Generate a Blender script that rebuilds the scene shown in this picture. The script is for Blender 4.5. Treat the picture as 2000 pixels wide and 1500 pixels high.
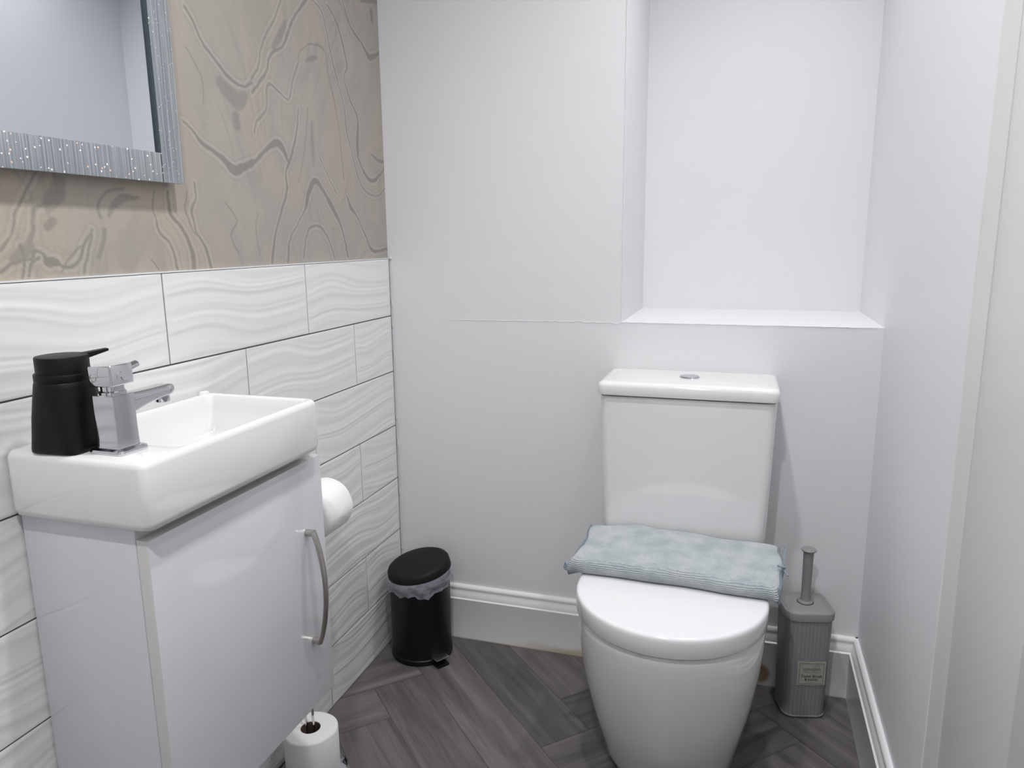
import bpy, bmesh, math, random
import numpy as np
from mathutils import Vector, Matrix
random.seed(7)
for o in list(bpy.data.objects): bpy.data.objects.remove(o)
SC = bpy.context.scene
COL = SC.collection
PI = math.pi

# ------------------------------------------------------------------ camera
W, SILL, NX, ND, H, YN = 1.1916, 0.8967, 0.6136, 0.383, 2.35, -2.35
cam = bpy.data.cameras.new('camera'); cam_o = bpy.data.objects.new('camera', cam); COL.objects.link(cam_o)
ya, pi_, ro, fpx = .3047, .194, -.0108, 1444.073
F = Vector((-math.sin(ya)*math.cos(pi_), math.cos(ya)*math.cos(pi_), -math.sin(pi_)))
R = Vector((math.cos(ya), math.sin(ya), 0)); U = R.cross(F)
R2 = R*math.cos(ro)+U*math.sin(ro); U2 = -R*math.sin(ro)+U*math.cos(ro)
M = Matrix((R2, U2, -F)).transposed().to_4x4(); M.translation = Vector((.89445, -1.7862, 1.09785))
cam_o.matrix_world = M
cam.sensor_fit = 'HORIZONTAL'; cam.sensor_width = 36; cam.lens = fpx/2000*36; cam.clip_start = .01
SC.camera = cam_o
# ------------------------------------------------------------------ light and exposure
SC.view_settings.view_transform = 'Standard'; SC.view_settings.look = 'None'
SC.view_settings.gamma = 1; SC.view_settings.use_curve_mapping = False
SC.view_settings.exposure = 0.0
wd = bpy.data.worlds.new('world'); SC.world = wd; wd.use_nodes = True
wd.node_tree.nodes['Background'].inputs[0].default_value = (.8, .85, 1, 1)
wd.node_tree.nodes['Background'].inputs[1].default_value = .3
LAMPS = [(.66, -.95, 43, 150), (1.03, -.20, 32, 116), (.72, -1.80, 56, 160)]   # x, y, watts, cone; the third is an added frontal fill

hall = bpy.data.lights.new('added_fill', 'AREA'); hall.shape = 'RECTANGLE'; hall.size = .8; hall.size_y = 1.9; hall.energy = 2; hall.color = (1, .985, .96)
fill_o = bpy.data.objects.new('added_fill', hall); COL.objects.link(fill_o)        # added soft fill from behind the camera, entering through the near wall
fill_o.location = (.64, YN-.30, 1.1); fill_o.rotation_euler = (PI/2, 0, 0)
# ------------------------------------------------------------------ helpers
def link(o, parent=None):
    COL.objects.link(o)
    if parent is not None: o.parent = parent
    return o
def obj(name, bm, mat, parent=None, smooth=40, bevel=0, seg=2, sub=0, **props):
    me = bpy.data.meshes.new(name)
    bmesh.ops.recalc_face_normals(bm, faces=bm.faces)
    if bevel:
        es = [e for e in bm.edges if len(e.link_faces) == 2 and e.calc_face_angle(0) > .6]
        bmesh.ops.bevel(bm, geom=es, offset=bevel, segments=seg, profile=.6, affect='EDGES', clamp_overlap=True)
    bm.to_mesh(me); bm.free()
    if smooth:
        me.shade_smooth(); me.set_sharp_from_angle(angle=math.radians(smooth))
    for m in (mat if isinstance(mat, (list, tuple)) else [mat]): me.materials.append(m)
    o = bpy.data.objects.new(name, me)
    if sub:
        s = o.modifiers.new('sub', 'SUBSURF'); s.levels = sub; s.render_levels = sub
    for k, v in props.items(): o[k] = v
    return link(o, parent)
def thing(name, label, cat, loc=(0, 0, 0), rz=0, group=None):
    o = bpy.data.objects.new(name, None); o.location = loc; o.rotation_euler = (0, 0, rz); o.empty_display_size = .05
    o['label'] = label; o['category'] = cat
    if group: o['group'] = group
    return link(o)
def box(bm, x0, x1, y0, y1, z0, z1):
    vs = [bm.verts.new(p) for p in ((x0,y0,z0),(x1,y0,z0),(x1,y1,z0),(x0,y1,z0),(x0,y0,z1),(x1,y0,z1),(x1,y1,z1),(x0,y1,z1))]
    for f in ((0,3,2,1),(4,5,6,7),(0,1,5,4),(1,2,6,5),(2,3,7,6),(3,0,4,7)): bm.faces.new([vs[i] for i in f])
    return vs
def rbox(name, d, mat, parent=None, bevel=.003, seg=3, **k):
    bm = bmesh.new(); box(bm, *d); return obj(name, bm, mat, parent, bevel=bevel, seg=seg, **k)
def rrect(cx, cy, hx, hy, r, z, n=6):
    pts = []
    for (sx, sy, a0) in ((1, 1, 0), (-1, 1, 90), (-1, -1, 180), (1, -1, 270)):
        for i in range(n+1):
            a = math.radians(a0+90*i/n)
            pts.append((cx+sx*(hx-r)+r*math.cos(a), cy+sy*(hy-r)+r*math.sin(a), z))
    return pts
def circ(cx, cy, r, z, n=48, ph=0):
    return [(cx+r*math.cos(2*PI*i/n+ph), cy+r*math.sin(2*PI*i/n+ph), z) for i in range(n)]
def dring(xc, yb, yc, r, z, n=40, rb=.01, e=1.0):
    """D outline: straight back at yb, half-ellipse front round (xc,yc)."""
    pts = []
    for i in range(6):
        a = math.radians(90+90*i/5); pts.append((xc-r+rb+rb*math.cos(a), yb-rb+rb*math.sin(a), z))
    for i in range(4): pts.append((xc-r, yb-rb+(yc-yb+rb)*(i+1)/5, z))
    for i in range(n+1):
        a = PI+PI*i/n; pts.append((xc+r*math.cos(a), yc+r*e*math.sin(a), z))
    for i in range(4): pts.append((xc+r, yc+(yb-rb-yc)*(i+1)/5, z))
    for i in range(6):
        a = math.radians(90*i/5); pts.append((xc+r-rb+rb*math.cos(a), yb-rb+rb*math.sin(a), z))
    return pts
def loft(bm, rings, cap0=True, cap1=True, close=False):
    L = [[bm.verts.new(p) for p in r] for r in rings]
    n = len(L[0])
    for a, b in list(zip(L, L[1:]))+([(L[-1], L[0])] if close else []):
        for i in range(n): bm.faces.new((a[i], a[(i+1) % n], b[(i+1) % n], b[i]))
    if cap0 and not close: bm.faces.new(L[0][::-1])
    if cap1 and not close: bm.faces.new(L[-1])
    return L
def lathe(bm, prof, cx=0, cy=0, n=48):
    return loft(bm, [circ(cx, cy, max(r, 1e-5), z, n) for r, z in prof])
def tube(bm, pts, r, n=12, flat=None, caps=True):
    pts = [Vector(p) for p in pts]; rings = []; up = None
    for i, p in enumerate(pts):
        t = (pts[min(i+1, len(pts)-1)]-pts[max(i-1, 0)]).normalized()
        if up is None:
            up = Vector((0, 0, 1)) if abs(t.z) < .9 else Vector((1, 0, 0))
            up = (up-t*up.dot(t)).normalized()
        else: up = (up-t*up.dot(t)).normalized()
        s = t.cross(up); rr = r[i] if isinstance(r, (list, tuple)) else r
        fa, fb = flat if flat else (1, 1)
        rings.append([tuple(p+up*rr*fa*math.cos(2*PI*k/n)+s*rr*fb*math.sin(2*PI*k/n)) for k in range(n)])
    loft(bm, rings, caps, caps)
def smoothpath(pts, k=6):
    P = [Vector(p) for p in pts]; P = [P[0]]+P+[P[-1]]; out = []
    for i in range(1, len(P)-2):
        for j in range(k):
            t = j/k; a, b, c, d = P[i-1], P[i], P[i+1], P[i+2]
            out.append(.5*((2*b)+(c-a)*t+(2*a-5*b+4*c-d)*t*t+(3*b-a-3*c+d)*t**3))
    out.append(P[-2]); return out

# ------------------------------------------------------------------ materials
def mat(name, col, rough=.5, metal=0, spec=.5, bump=None, coat=0, trans=0, sheen=0, alpha=1):
    m = bpy.data.materials.new(name); m.use_nodes = True; nt = m.node_tree; b = nt.nodes['Principled BSDF']
    b.inputs['Base Color'].default_value = (*col, 1); b.inputs['Roughness'].default_value = rough
    b.inputs['Metallic'].default_value = metal; b.inputs['Specular IOR Level'].default_value = spec
    b.inputs['Coat Weight'].default_value = coat; b.inputs['Coat Roughness'].default_value = .05
    b.inputs['Transmission Weight'].default_value = trans; b.inputs['Sheen Weight'].default_value = sheen
    b.inputs['Alpha'].default_value = alpha
    if bump:
        sc, st, dist = bump
        tc = nt.nodes.new('ShaderNodeTexCoord'); n = nt.nodes.new('ShaderNodeTexNoise'); bp = nt.nodes.new('ShaderNodeBump')
        n.inputs['Scale'].default_value = sc; n.inputs['Detail'].default_value = 4
        bp.inputs['Strength'].default_value = st; bp.inputs['Distance'].default_value = dist
        nt.links.new(tc.outputs['Object'], n.inputs['Vector']); nt.links.new(n.outputs['Fac'], bp.inputs['Height'])
        nt.links.new(bp.outputs['Normal'], b.inputs['Normal'])
    return m
class NT:
    def __init__(s, m): s.t = m.node_tree; s.b = s.t.nodes['Principled BSDF']
    def n(s, typ, ins={}, **props):
        x = s.t.nodes.new(typ)
        for k, v in props.items(): setattr(x, k, v)
        for k, v in ins.items():
            if isinstance(v, bpy.types.NodeSocket): s.t.links.new(v, x.inputs[k])
            else: x.inputs[k].default_value = v
        return x
    def math(s, op, a, b=0, c=0, clamp=False):
        x = s.n('ShaderNodeMath', {0: a, 1: b, 2: c}, operation=op); x.use_clamp = clamp; return x.outputs[0]
    def mix(s, f, a, b):
        x = s.n('ShaderNodeMix', data_type='RGBA')
        for k, v in ((0, f), (6, a), (7, b)):
            if isinstance(v, bpy.types.NodeSocket): s.t.links.new(v, x.inputs[k])
            else: x.inputs[k].default_value = v if k == 0 else (*v, 1)
        return x.outputs[2]
    def ramp(s, f, stops):
        x = s.n('ShaderNodeValToRGB', {0: f}); e = x.color_ramp.elements
        while len(e) > 1: e.remove(e[0])
        e[0].position = stops[0][0]; e[0].color = (*stops[0][1], 1)
        for p, c in stops[1:]: k = e.new(p); k.color = (*c, 1)
        return x.outputs[0]
    def map(s, v, a, b, c=0., d=1.):
        x = s.n('ShaderNodeMapRange', {0: v, 1: a, 2: b, 3: c, 4: d}, interpolation_type='SMOOTHSTEP'); return x.outputs[0]
    def set(s, k, v): s.t.links.new(v, s.b.inputs[k])

M_wall = mat('satin_white_wall_paint', (.745, .745, .757), .38, bump=(9, .12, .01))
M_wallR = mat('cool_white_wall_paint', (.82, .83, .85), .42, bump=(8, .12, .01))
M_trimp = mat('trim_paint', (.74, .74, .735), .35, bump=(25, .08, .003))
M_ceil = mat('ceiling_paint', (.86, .86, .86), .8, bump=(60, .1, .002))
M_ceramic = mat('white_ceramic', (.78, .78, .775), .08, coat=.6)
M_seat = mat('white_seat_plastic', (.80, .80, .81), .12)
M_gloss = mat('white_gloss_board', (.66, .66, .69), .09, coat=.5)
M_edge = mat('cream_board_edge', (.64, .625, .60), .3)
M_dark = mat('painted_gap_shade', (.25, .235, .22), .6)  # dark tone for shade painted into narrow gaps
M_chrome = mat('chrome', (.60, .61, .63), .06, 1)
M_brushed = mat('brushed_nickel', (.50, .48, .45), .3, 1)
M_black = mat('matt_black_plastic', (.005, .005, .006), .45, spec=.22, bump=(400, .15, .0005))
M_blackbin = mat('black_bin_shell', (.004, .004, .005), .42, spec=.3)
M_blacklid = mat('black_bin_lid', (.008, .0085, .009), .6, spec=.22, bump=(500, .15, .0004))
M_paper = mat('toilet_tissue', (.90, .90, .88), .95, bump=(70, .35, .003), sheen=.2)
M_card = mat('cardboard', (.13, .09, .065), .9)
M_grout = mat('grey_grout', (.10, .104, .112), .9, bump=(300, .4, .001))
M_caulk = mat('white_caulk', (.7, .7, .68), .6)
M_mirror = mat('mirror_glass', (.72, .76, .80), .012, 1)
M_mback = mat('mirror_edge', (.03, .05, .055), .25)
M_label = mat('cream_label', (.66, .65, .55), .7, bump=(120, .3, .001))
M_ink = mat('dark_ink', (.03, .03, .03), .8)
M_inkg = mat('grey_ink', (.20, .20, .23), .8)
M_mill = mat('millwork_seam', (.33, .31, .30), .8)
M_bind = mat('blue_grey_binding', (.23, .28, .32), .9)
M_liner = mat('clear_bin_liner', (.75, .74, .86), .12, alpha=.30, bump=(55, .8, .01))

# wallpaper --------------------------------------------------------
M_paperwall = mat('agate_wallpaper', (.4, .38, .34), .75)
t = NT(M_paperwall)
tc = t.n('ShaderNodeTexCoord').outputs['Object']
mp = t.n('ShaderNodeMapping', {'Vector': tc, 'Scale': (1, 1, .55)}).outputs[0]
n1 = t.n('ShaderNodeTexNoise', {'Vector': mp, 'Scale': 5.0, 'Detail': 3.0}).outputs['Fac']
base = t.ramp(n1, [(.30, (.335, .311, .28)), (.42, (.388, .356, .315)), (.5, (.352, .332, .296)), (.58, (.392, .344, .305)), (.68, (.338, .325, .284))])
syz = t.n('ShaderNodeSeparateXYZ', {0: tc})
base = t.mix(t.math('MULTIPLY', t.map(syz.outputs[1], -.62, -.86), t.map(n1, .40, .56, .25, .9)), base, (.43, .375, .30))
n2 = t.n('ShaderNodeTexNoise', {'Vector': mp, 'Scale': 3.2, 'Detail': 2.5, 'Distortion': 1.2}).outputs['Fac']
st = t.math('SINE', t.math('MULTIPLY', n2, 95.0))
st = t.map(st, .55, 1.0)
n3 = t.n('ShaderNodeTexNoise', {'Vector': tc, 'Scale': 6.5, 'Detail': 1.0}).outputs['Fac']
stf = t.math('MULTIPLY', st, t.map(n3, .42, .62, 0, .33))
c = t.mix(stf, base, (.27, .258, .23))
n4 = t.n('ShaderNodeTexNoise', {'Vector': tc, 'Scale': 160.0, 'Detail': 3.0}).outputs['Fac']
lt = t.n('ShaderNodeAttribute', attribute_name='pale').outputs['Fac']
vn = t.n('ShaderNodeAttribute', attribute_name='vein').outputs['Fac']
c = t.mix(t.math('MULTIPLY', lt, .45), c, (.46, .44, .41))
c = t.mix(t.math('MULTIPLY', vn, .85), c, (.20, .194, .172))
c = t.mix(t.map(n4, .45, .75, 0, .10), c, (.24, .23, .21))
t.set('Base Color', c)
# floor planks -------------------------------------------------------
M_floor = mat('grey_wood_vinyl', (.1, .09, .09), .34)
t = NT(M_floor)
uv = t.n('ShaderNodeUVMap', uv_map='grain').outputs[0]
rnd = t.n('ShaderNodeAttribute', attribute_name='plank').outputs['Fac']
v = t.n('ShaderNodeCombineXYZ', {'Z': t.math('MULTIPLY', rnd, 37.0)}).outputs[0]
v = t.n('ShaderNodeVectorMath', {0: uv, 1: v}, operation='ADD').outputs[0]
g1 = t.n('ShaderNodeTexNoise', {'Vector': t.n('ShaderNodeMapping', {'Vector': v, 'Scale': (2.2, 26, 1)}).outputs[0], 'Scale': 1.0, 'Detail': 5.0, 'Distortion': .8}).outputs['Fac']
g2 = t.n('ShaderNodeTexNoise', {'Vector': t.n('ShaderNodeMapping', {'Vector': v, 'Scale': (12, 160, 1)}).outputs[0], 'Scale': 1.0, 'Detail': 3.0}).outputs['Fac']
c = t.ramp(g1, [(.28, (.066, .059, .057)), (.48, (.116, .106, .103)), (.70, (.165, .152, .148))])
c = t.mix(t.map(g2, .42, .7, 0, .45), c, (.075, .068, .066))
hs = t.n('ShaderNodeHueSaturation', {'Color': c, 'Value': t.math('MULTIPLY_ADD', rnd, .34, .84)}).outputs[0]
t.set('Base Color', hs)
bp = t.n('ShaderNodeBump', {'Height': g2, 'Strength': .25, 'Distance': .001}); t.set('Normal', bp.outputs[0])
M_seam = mat('floor_seam', (.05, .046, .045), .7)
# tiles: glazed white -------------------------------------------------
M_tile = mat('white_wave_tile', (.77, .765, .755), .16, coat=.2)
# baseboard with damp stains --------------------------------------------
M_base = mat('baseboard_paint', (.80, .80, .79), .3)
t = NT(M_base)
tc = t.n('ShaderNodeTexCoord').outputs['Object']; sx = t.n('ShaderNodeSeparateXYZ', {0: tc})
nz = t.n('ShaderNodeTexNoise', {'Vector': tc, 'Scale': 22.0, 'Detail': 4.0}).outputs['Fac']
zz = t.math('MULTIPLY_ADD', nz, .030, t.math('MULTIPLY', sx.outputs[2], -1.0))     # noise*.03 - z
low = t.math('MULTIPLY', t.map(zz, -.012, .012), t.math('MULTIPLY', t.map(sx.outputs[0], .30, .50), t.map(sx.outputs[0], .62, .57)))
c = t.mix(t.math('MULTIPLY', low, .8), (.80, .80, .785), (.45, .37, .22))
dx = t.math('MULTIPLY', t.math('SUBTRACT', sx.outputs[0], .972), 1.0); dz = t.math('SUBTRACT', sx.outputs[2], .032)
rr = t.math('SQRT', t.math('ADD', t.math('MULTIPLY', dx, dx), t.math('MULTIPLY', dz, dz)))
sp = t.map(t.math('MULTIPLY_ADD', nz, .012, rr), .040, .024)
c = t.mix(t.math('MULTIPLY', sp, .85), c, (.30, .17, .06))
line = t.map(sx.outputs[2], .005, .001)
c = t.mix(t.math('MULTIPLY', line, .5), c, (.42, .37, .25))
t.set('Base Color', c)
# glitter frame ------------------------------------------------------------
M_glit = mat('silver_glitter_glass', (.45, .5, .54), .25, .35, coat=.7)
t = NT(M_glit)
tc = t.n('ShaderNodeTexCoord').outputs['Object']
s1 = t.n('ShaderNodeTexNoise', {'Vector': t.n('ShaderNodeMapping', {'Vector': tc, 'Scale': (1, 330, 4)}).outputs[0], 'Scale': 1.0, 'Detail': 2.0}).outputs['Fac']
c = t.ramp(s1, [(.35, (.20, .225, .245)), (.5, (.30, .33, .352)), (.65, (.43, .46, .48))])
vo = t.n('ShaderNodeTexVoronoi', {'Vector': tc, 'Scale': 290.0})
sepc = t.n('ShaderNodeSeparateColor', {0: vo.outputs['Color']})
spk = t.math('MULTIPLY', t.map(vo.outputs['Distance'], .56, .46), t.map(sepc.outputs[0], .945, .95))  # bright flecks, their sparkle put into the base colour
c2 = t.mix(t.math('GREATER_THAN', sepc.outputs[1], .8), (1, 1, 1), (1, .62, .45))
c = t.mix(spk, c, c2)
t.set('Base Color', c)
t.set('Metallic', t.math('SUBTRACT', .35, t.math('MULTIPLY', spk, .35)))
# towel --------------------------------------------------------------------
M_towel = mat('pale_blue_grey_terry', (.34, .40, .42), .95, sheen=.5)
t = NT(M_towel)
tc = t.n('ShaderNodeTexCoord').outputs['Object']
a1 = t.n('ShaderNodeTexNoise', {'Vector': tc, 'Scale': 24.0, 'Detail': 5.0}).outputs['Fac']
a2 = t.n('ShaderNodeTexNoise', {'Vector': tc, 'Scale': 230.0, 'Detail': 4.0}).outputs['Fac']
c = t.ramp(a1, [(.36, (.335, .385, .405)), (.5, (.405, .455, .475)), (.64, (.465, .51, .53))])
t.set('Base Color', c)
rib = t.n('ShaderNodeAttribute', attribute_name='rib').outputs['Fac']
sx = t.n('ShaderNodeSeparateXYZ', {0: tc})
w = t.math('SINE', t.math('MULTIPLY', t.math('MULTIPLY_ADD', a1, .010, sx.outputs[2]), 2*PI/.0036))
hh = t.math('ADD', t.math('MULTIPLY', a2, 1.7), t.math('MULTIPLY', t.math('MULTIPLY', w, rib), .45))
hh = t.math('ADD', hh, t.math('MULTIPLY', a1, .7))
bp = t.n('ShaderNodeBump', {'Height': hh, 'Strength': .7, 'Distance': .0035}); t.set('Normal', bp.outputs[0])
# woven brush holder ----------------------------------------------------------
M_weave = mat('grey_woven_plastic', (.15, .15, .155), .5)
t = NT(M_weave)
tc = t.n('ShaderNodeTexCoord').outputs['Object']; sx = t.n('ShaderNodeSeparateXYZ', {0: tc})
ang = t.math('MULTIPLY', t.math('ARCTAN2', sx.outputs[1], sx.outputs[0]), 40.0)
zz = t.math('MULTIPLY', sx.outputs[2], 2*PI/.0062)
wv = t.math('MULTIPLY', t.math('SINE', t.math('ADD', ang, t.math('MULTIPLY', t.math('SINE', zz), 1.2))), t.math('SINE', zz))
c = t.mix(t.map(wv, -.6, .7), (.215, .215, .22), (.27, .27, .275))
t.set('Base Color', c)
bp = t.n('ShaderNodeBump', {'Height': wv, 'Strength': .35, 'Distance': .0006}); t.set('Normal', bp.outputs[0])
M_greyp = mat('grey_plastic', (.25, .25, .255), .45, bump=(700, .25, .0006))
def emit(name, col, s):
    m = bpy.data.materials.new(name); m.use_nodes = True; b = m.node_tree.nodes['Principled BSDF']
    b.inputs['Emission Color'].default_value = (*col, 1); b.inputs['Emission Strength'].default_value = s; return m
M_led = emit('led_disc', (.95, .97, 1), 12)

# ================================================================== THE ROOM
# floor: herringbone of vinyl planks, one mesh
w_ = .1285; s0, t0 = -.173, .258; r2 = math.sqrt(.5)
bm = bmesh.new(); uvl = bm.loops.layers.uv.new('grain'); pl = bm.faces.layers.float.new('plank')
def clip(poly, ax, val, keep_less):
    out = []
    for i in range(len(poly)):
        a, b = poly[i], poly[(i+1) % len(poly)]
        ia = (a[ax] <= val) == keep_less; ib = (b[ax] <= val) == keep_less
        if ia: out.append(a)
        if ia != ib:
            k = (val-a[ax])/(b[ax]-a[ax]); out.append(tuple(a[j]+(b[j]-a[j])*k for j in range(4)))
    return out
def plank(sa, sb, ta, tb, along_t, rv):
    g = .00045
    P = []
    for s, t_ in ((sa+g, ta+g), (sb-g, ta+g), (sb-g, tb-g), (sa+g, tb-g)):
        P.append(((s+t_)*r2, (s-t_)*r2, (t_-ta) if along_t else (s-sa), (s-sa) if along_t else (t_-ta)))
    for ax, val, kl in ((0, -.0085, False), (0, W+.01, True), (1, YN-.05, False), (1, .0, True)):
        P = clip(P, ax, val, kl)
        if len(P) < 3: return
    f = bm.faces.new([bm.verts.new((p[0], p[1], 0)) for p in P]); f[pl] = rv
    for l, p in zip(f.loops, P): l[uvl].uv = (p[2], p[3])
for i in range(-26, 18):
    for k in range(-4, 5):
        j0 = 10*k-i                                   # plank along t in strip i
        ta = t0+j0*w_; plank(s0+i*w_, s0+(i+1)*w_, ta, ta+5*w_, True, random.random())
for j in range(-14, 30):
    for k in range(-4, 5):
        i0 = 10*k+5-j                                 # plank along s in strip j
        sa = s0+i0*w_; plank(sa, sa+5*w_, t0+j*w_, t0+(j+1)*w_, False, random.random())
fv = [bm.verts.new(p) for p in ((-.02, YN-.06, -.0012), (W+.01, YN-.06, -.0012), (W+.01, 0.01, -.0012), (-.02, 0.01, -.0012))]
f = bm.faces.new(fv); f.material_index = 1
me = bpy.data.meshes.new('floor')
for f in bm.faces:
    f.normal_update()
    if f.normal.z < 0: f.normal_flip()
bm.to_mesh(me); bm.free(); me.materials.append(M_floor); me.materials.append(M_seam)
floor = link(bpy.data.objects.new('floor', me)); floor['kind'] = 'structure'

# ceiling
bm = bmesh.new(); box(bm, -.06, W+.06, YN-.05, ND+.05, H, H+.05); obj('ceiling', bm, M_ceil, smooth=0, kind='structure')

# wall with the recess
bm = bmesh.new()
box(bm, -.06, NX, 0, ND+.05, 0, H)
box(bm, NX, W+.06, 0, ND+.05, 0, SILL)
box(bm, NX, W+.06, ND, ND+.05, SILL, H)
# hairline plaster ridge along the board joint
cp = [(.15, .8938)]; x = .15
while x < .59: x += random.uniform(.006, .016); cp.append((x, .8938-.001*math.sin(x*9)+random.uniform(-.0006, .0006)*(3 if x > .42 else 1)))
cp += [(.598, .8908), (.604, .8922), (.611, .8955)]
tube(bm, [(x, -.0001, z) for x, z in cp], [.0001+.0008*min(1, (x-.15)/.06) for x, z in cp], 6)
# rough plaster beads along the recess arris
rp = [(NX-.0006+random.uniform(-.0007, .0007), -.0002, SILL+.01+.012*k) for k in range(int((H-SILL)/.012)-1)]
tube(bm, rp, [random.uniform(.0005, .0013) for _ in rp], 6)
rp = [(NX+.012*k, -.0002, SILL-.0006+random.uniform(-.0005, .0005)) for k in range(48)]
tube(bm, rp, [random.uniform(.0005, .0012) for _ in rp], 6)
obj('wall_back', bm, M_wall, smooth=50, kind='structure')
# right wall, near wall
bm = bmesh.new(); box(bm, W, W+.05, YN, ND, 0, H)
obj('wall_right', bm, M_wallR, smooth=0, kind='structure')
bm = bmesh.new(); box(bm, -.06, .24, YN-.05, YN, 0, H); box(bm, 1.04, W+.05, YN-.05, YN, 0, H); box(bm, .24, 1.04, YN-.05, YN, 2.03, H)  # opening made to let the added fill in
obj('wall_front', bm, M_wall, smooth=0, kind='structure')

# ---- left wall: grid of wavy tiles below, agate wallpaper above: one mesh
TH, TL, G = .15, .4104, .0014
bm = bmesh.new()
def wave(zz, yy, sd):
    """low relief of wandering ridges on one tile; zz, yy run over the tile in metres"""
    r = random.Random(sd*31); p = [r.uniform(0, 6.28) for _ in range(6)]
    z = zz+.010*math.sin(yy*2*PI/.42+p[0])+.0018*math.sin(yy*2*PI/.19+p[1])
    z += .005*math.sin(zz*2*PI/.11+yy*4+p[2])
    a = .55+.45*math.sin(z*2*PI/.062+p[3]+yy*3)
    s = math.sin(z*2*PI/.0135+1.3*math.sin(z*2*PI/.05+p[4]))
    return (.0006*a*(s*.5+.5)**1.5+.00035*math.sin(z*2*PI/.036+p[5]))
def tile(yr, yl, zb, zt, seed, org):
    """org = y of the tile's full right end; pattern continues under a cut"""
    ny = max(2, int((yr-yl)/.009)); nz = 60; V = []
    for i in range(ny+1):
        y = yr+(yl-yr)*i/ny; row = []
        for j in range(nz+1):
            z = zb+(zt-zb)*j/nz
            e = min(i, ny-i, 1)*min(j, nz-j, 1)
            row.append(bm.verts.new((-.0012+(wave(z-zb, org-y, seed) if e else -.0002), y, z)))
        V.append(row)
    for i in range(ny):
        for j in range(nz): bm.faces.new((V[i][j], V[i+1][j], V[i+1][j+1], V[i][j+1]))
    per = [V[i][0] for i in range(ny+1)]+[V[ny][j] for j in range(1, nz+1)]+[V[i][nz] for i in range(ny-1, -1, -1)]+[V[0][j] for j in range(nz-1, 0, -1)]
    bk = [bm.verts.new((-.008, v.co.y, v.co.z)) for v in per]
    for i in range(len(per)): bm.faces.new((per[i], per[(i+1) % len(per)], bk[(i+1) % len(bk)], bk[i]))
seed = 0
for row in range(7):
    d = .3986 if row % 2 == 0 else .2037
    edges = [-.0062]; k = 0
    while True:
        y = -(d+k*TL); k += 1
        if y < -1.75: break
        edges.append(y)
    edges.append(-1.75)
    zt = 1.05-row*TH-G; zb = 1.05-(row+1)*TH+G
    for a, b in zip(edges, edges[1:]):
        seed += 1; org = b+TL
        tile(a-(G if a < -.01 else 0), b+G, zb, zt, seed, org)
nf = len(bm.faces)
def quad(x, ya_, yb_, z0, z1, mi):
    f = bm.faces.new([bm.verts.new(p) for p in ((x, ya_, z0), (x, yb_, z0), (x, yb_, z1), (x, ya_, z1))]); f.material_index = mi; return f
quad(-.003, 0, YN, 0, 1.05, 1)                     # grout bed
box(bm, -.06, -.0085, YN, 0, 0, 1.05)
for f in bm.faces[nf+1:]: f.material_index = 1
n0 = len(bm.faces); box(bm, -.008, -.0006, YN, -.003, 1.0496, 1.0518)   # slim tile trim
for f in bm.faces[n0:]: f.material_index = 2
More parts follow.
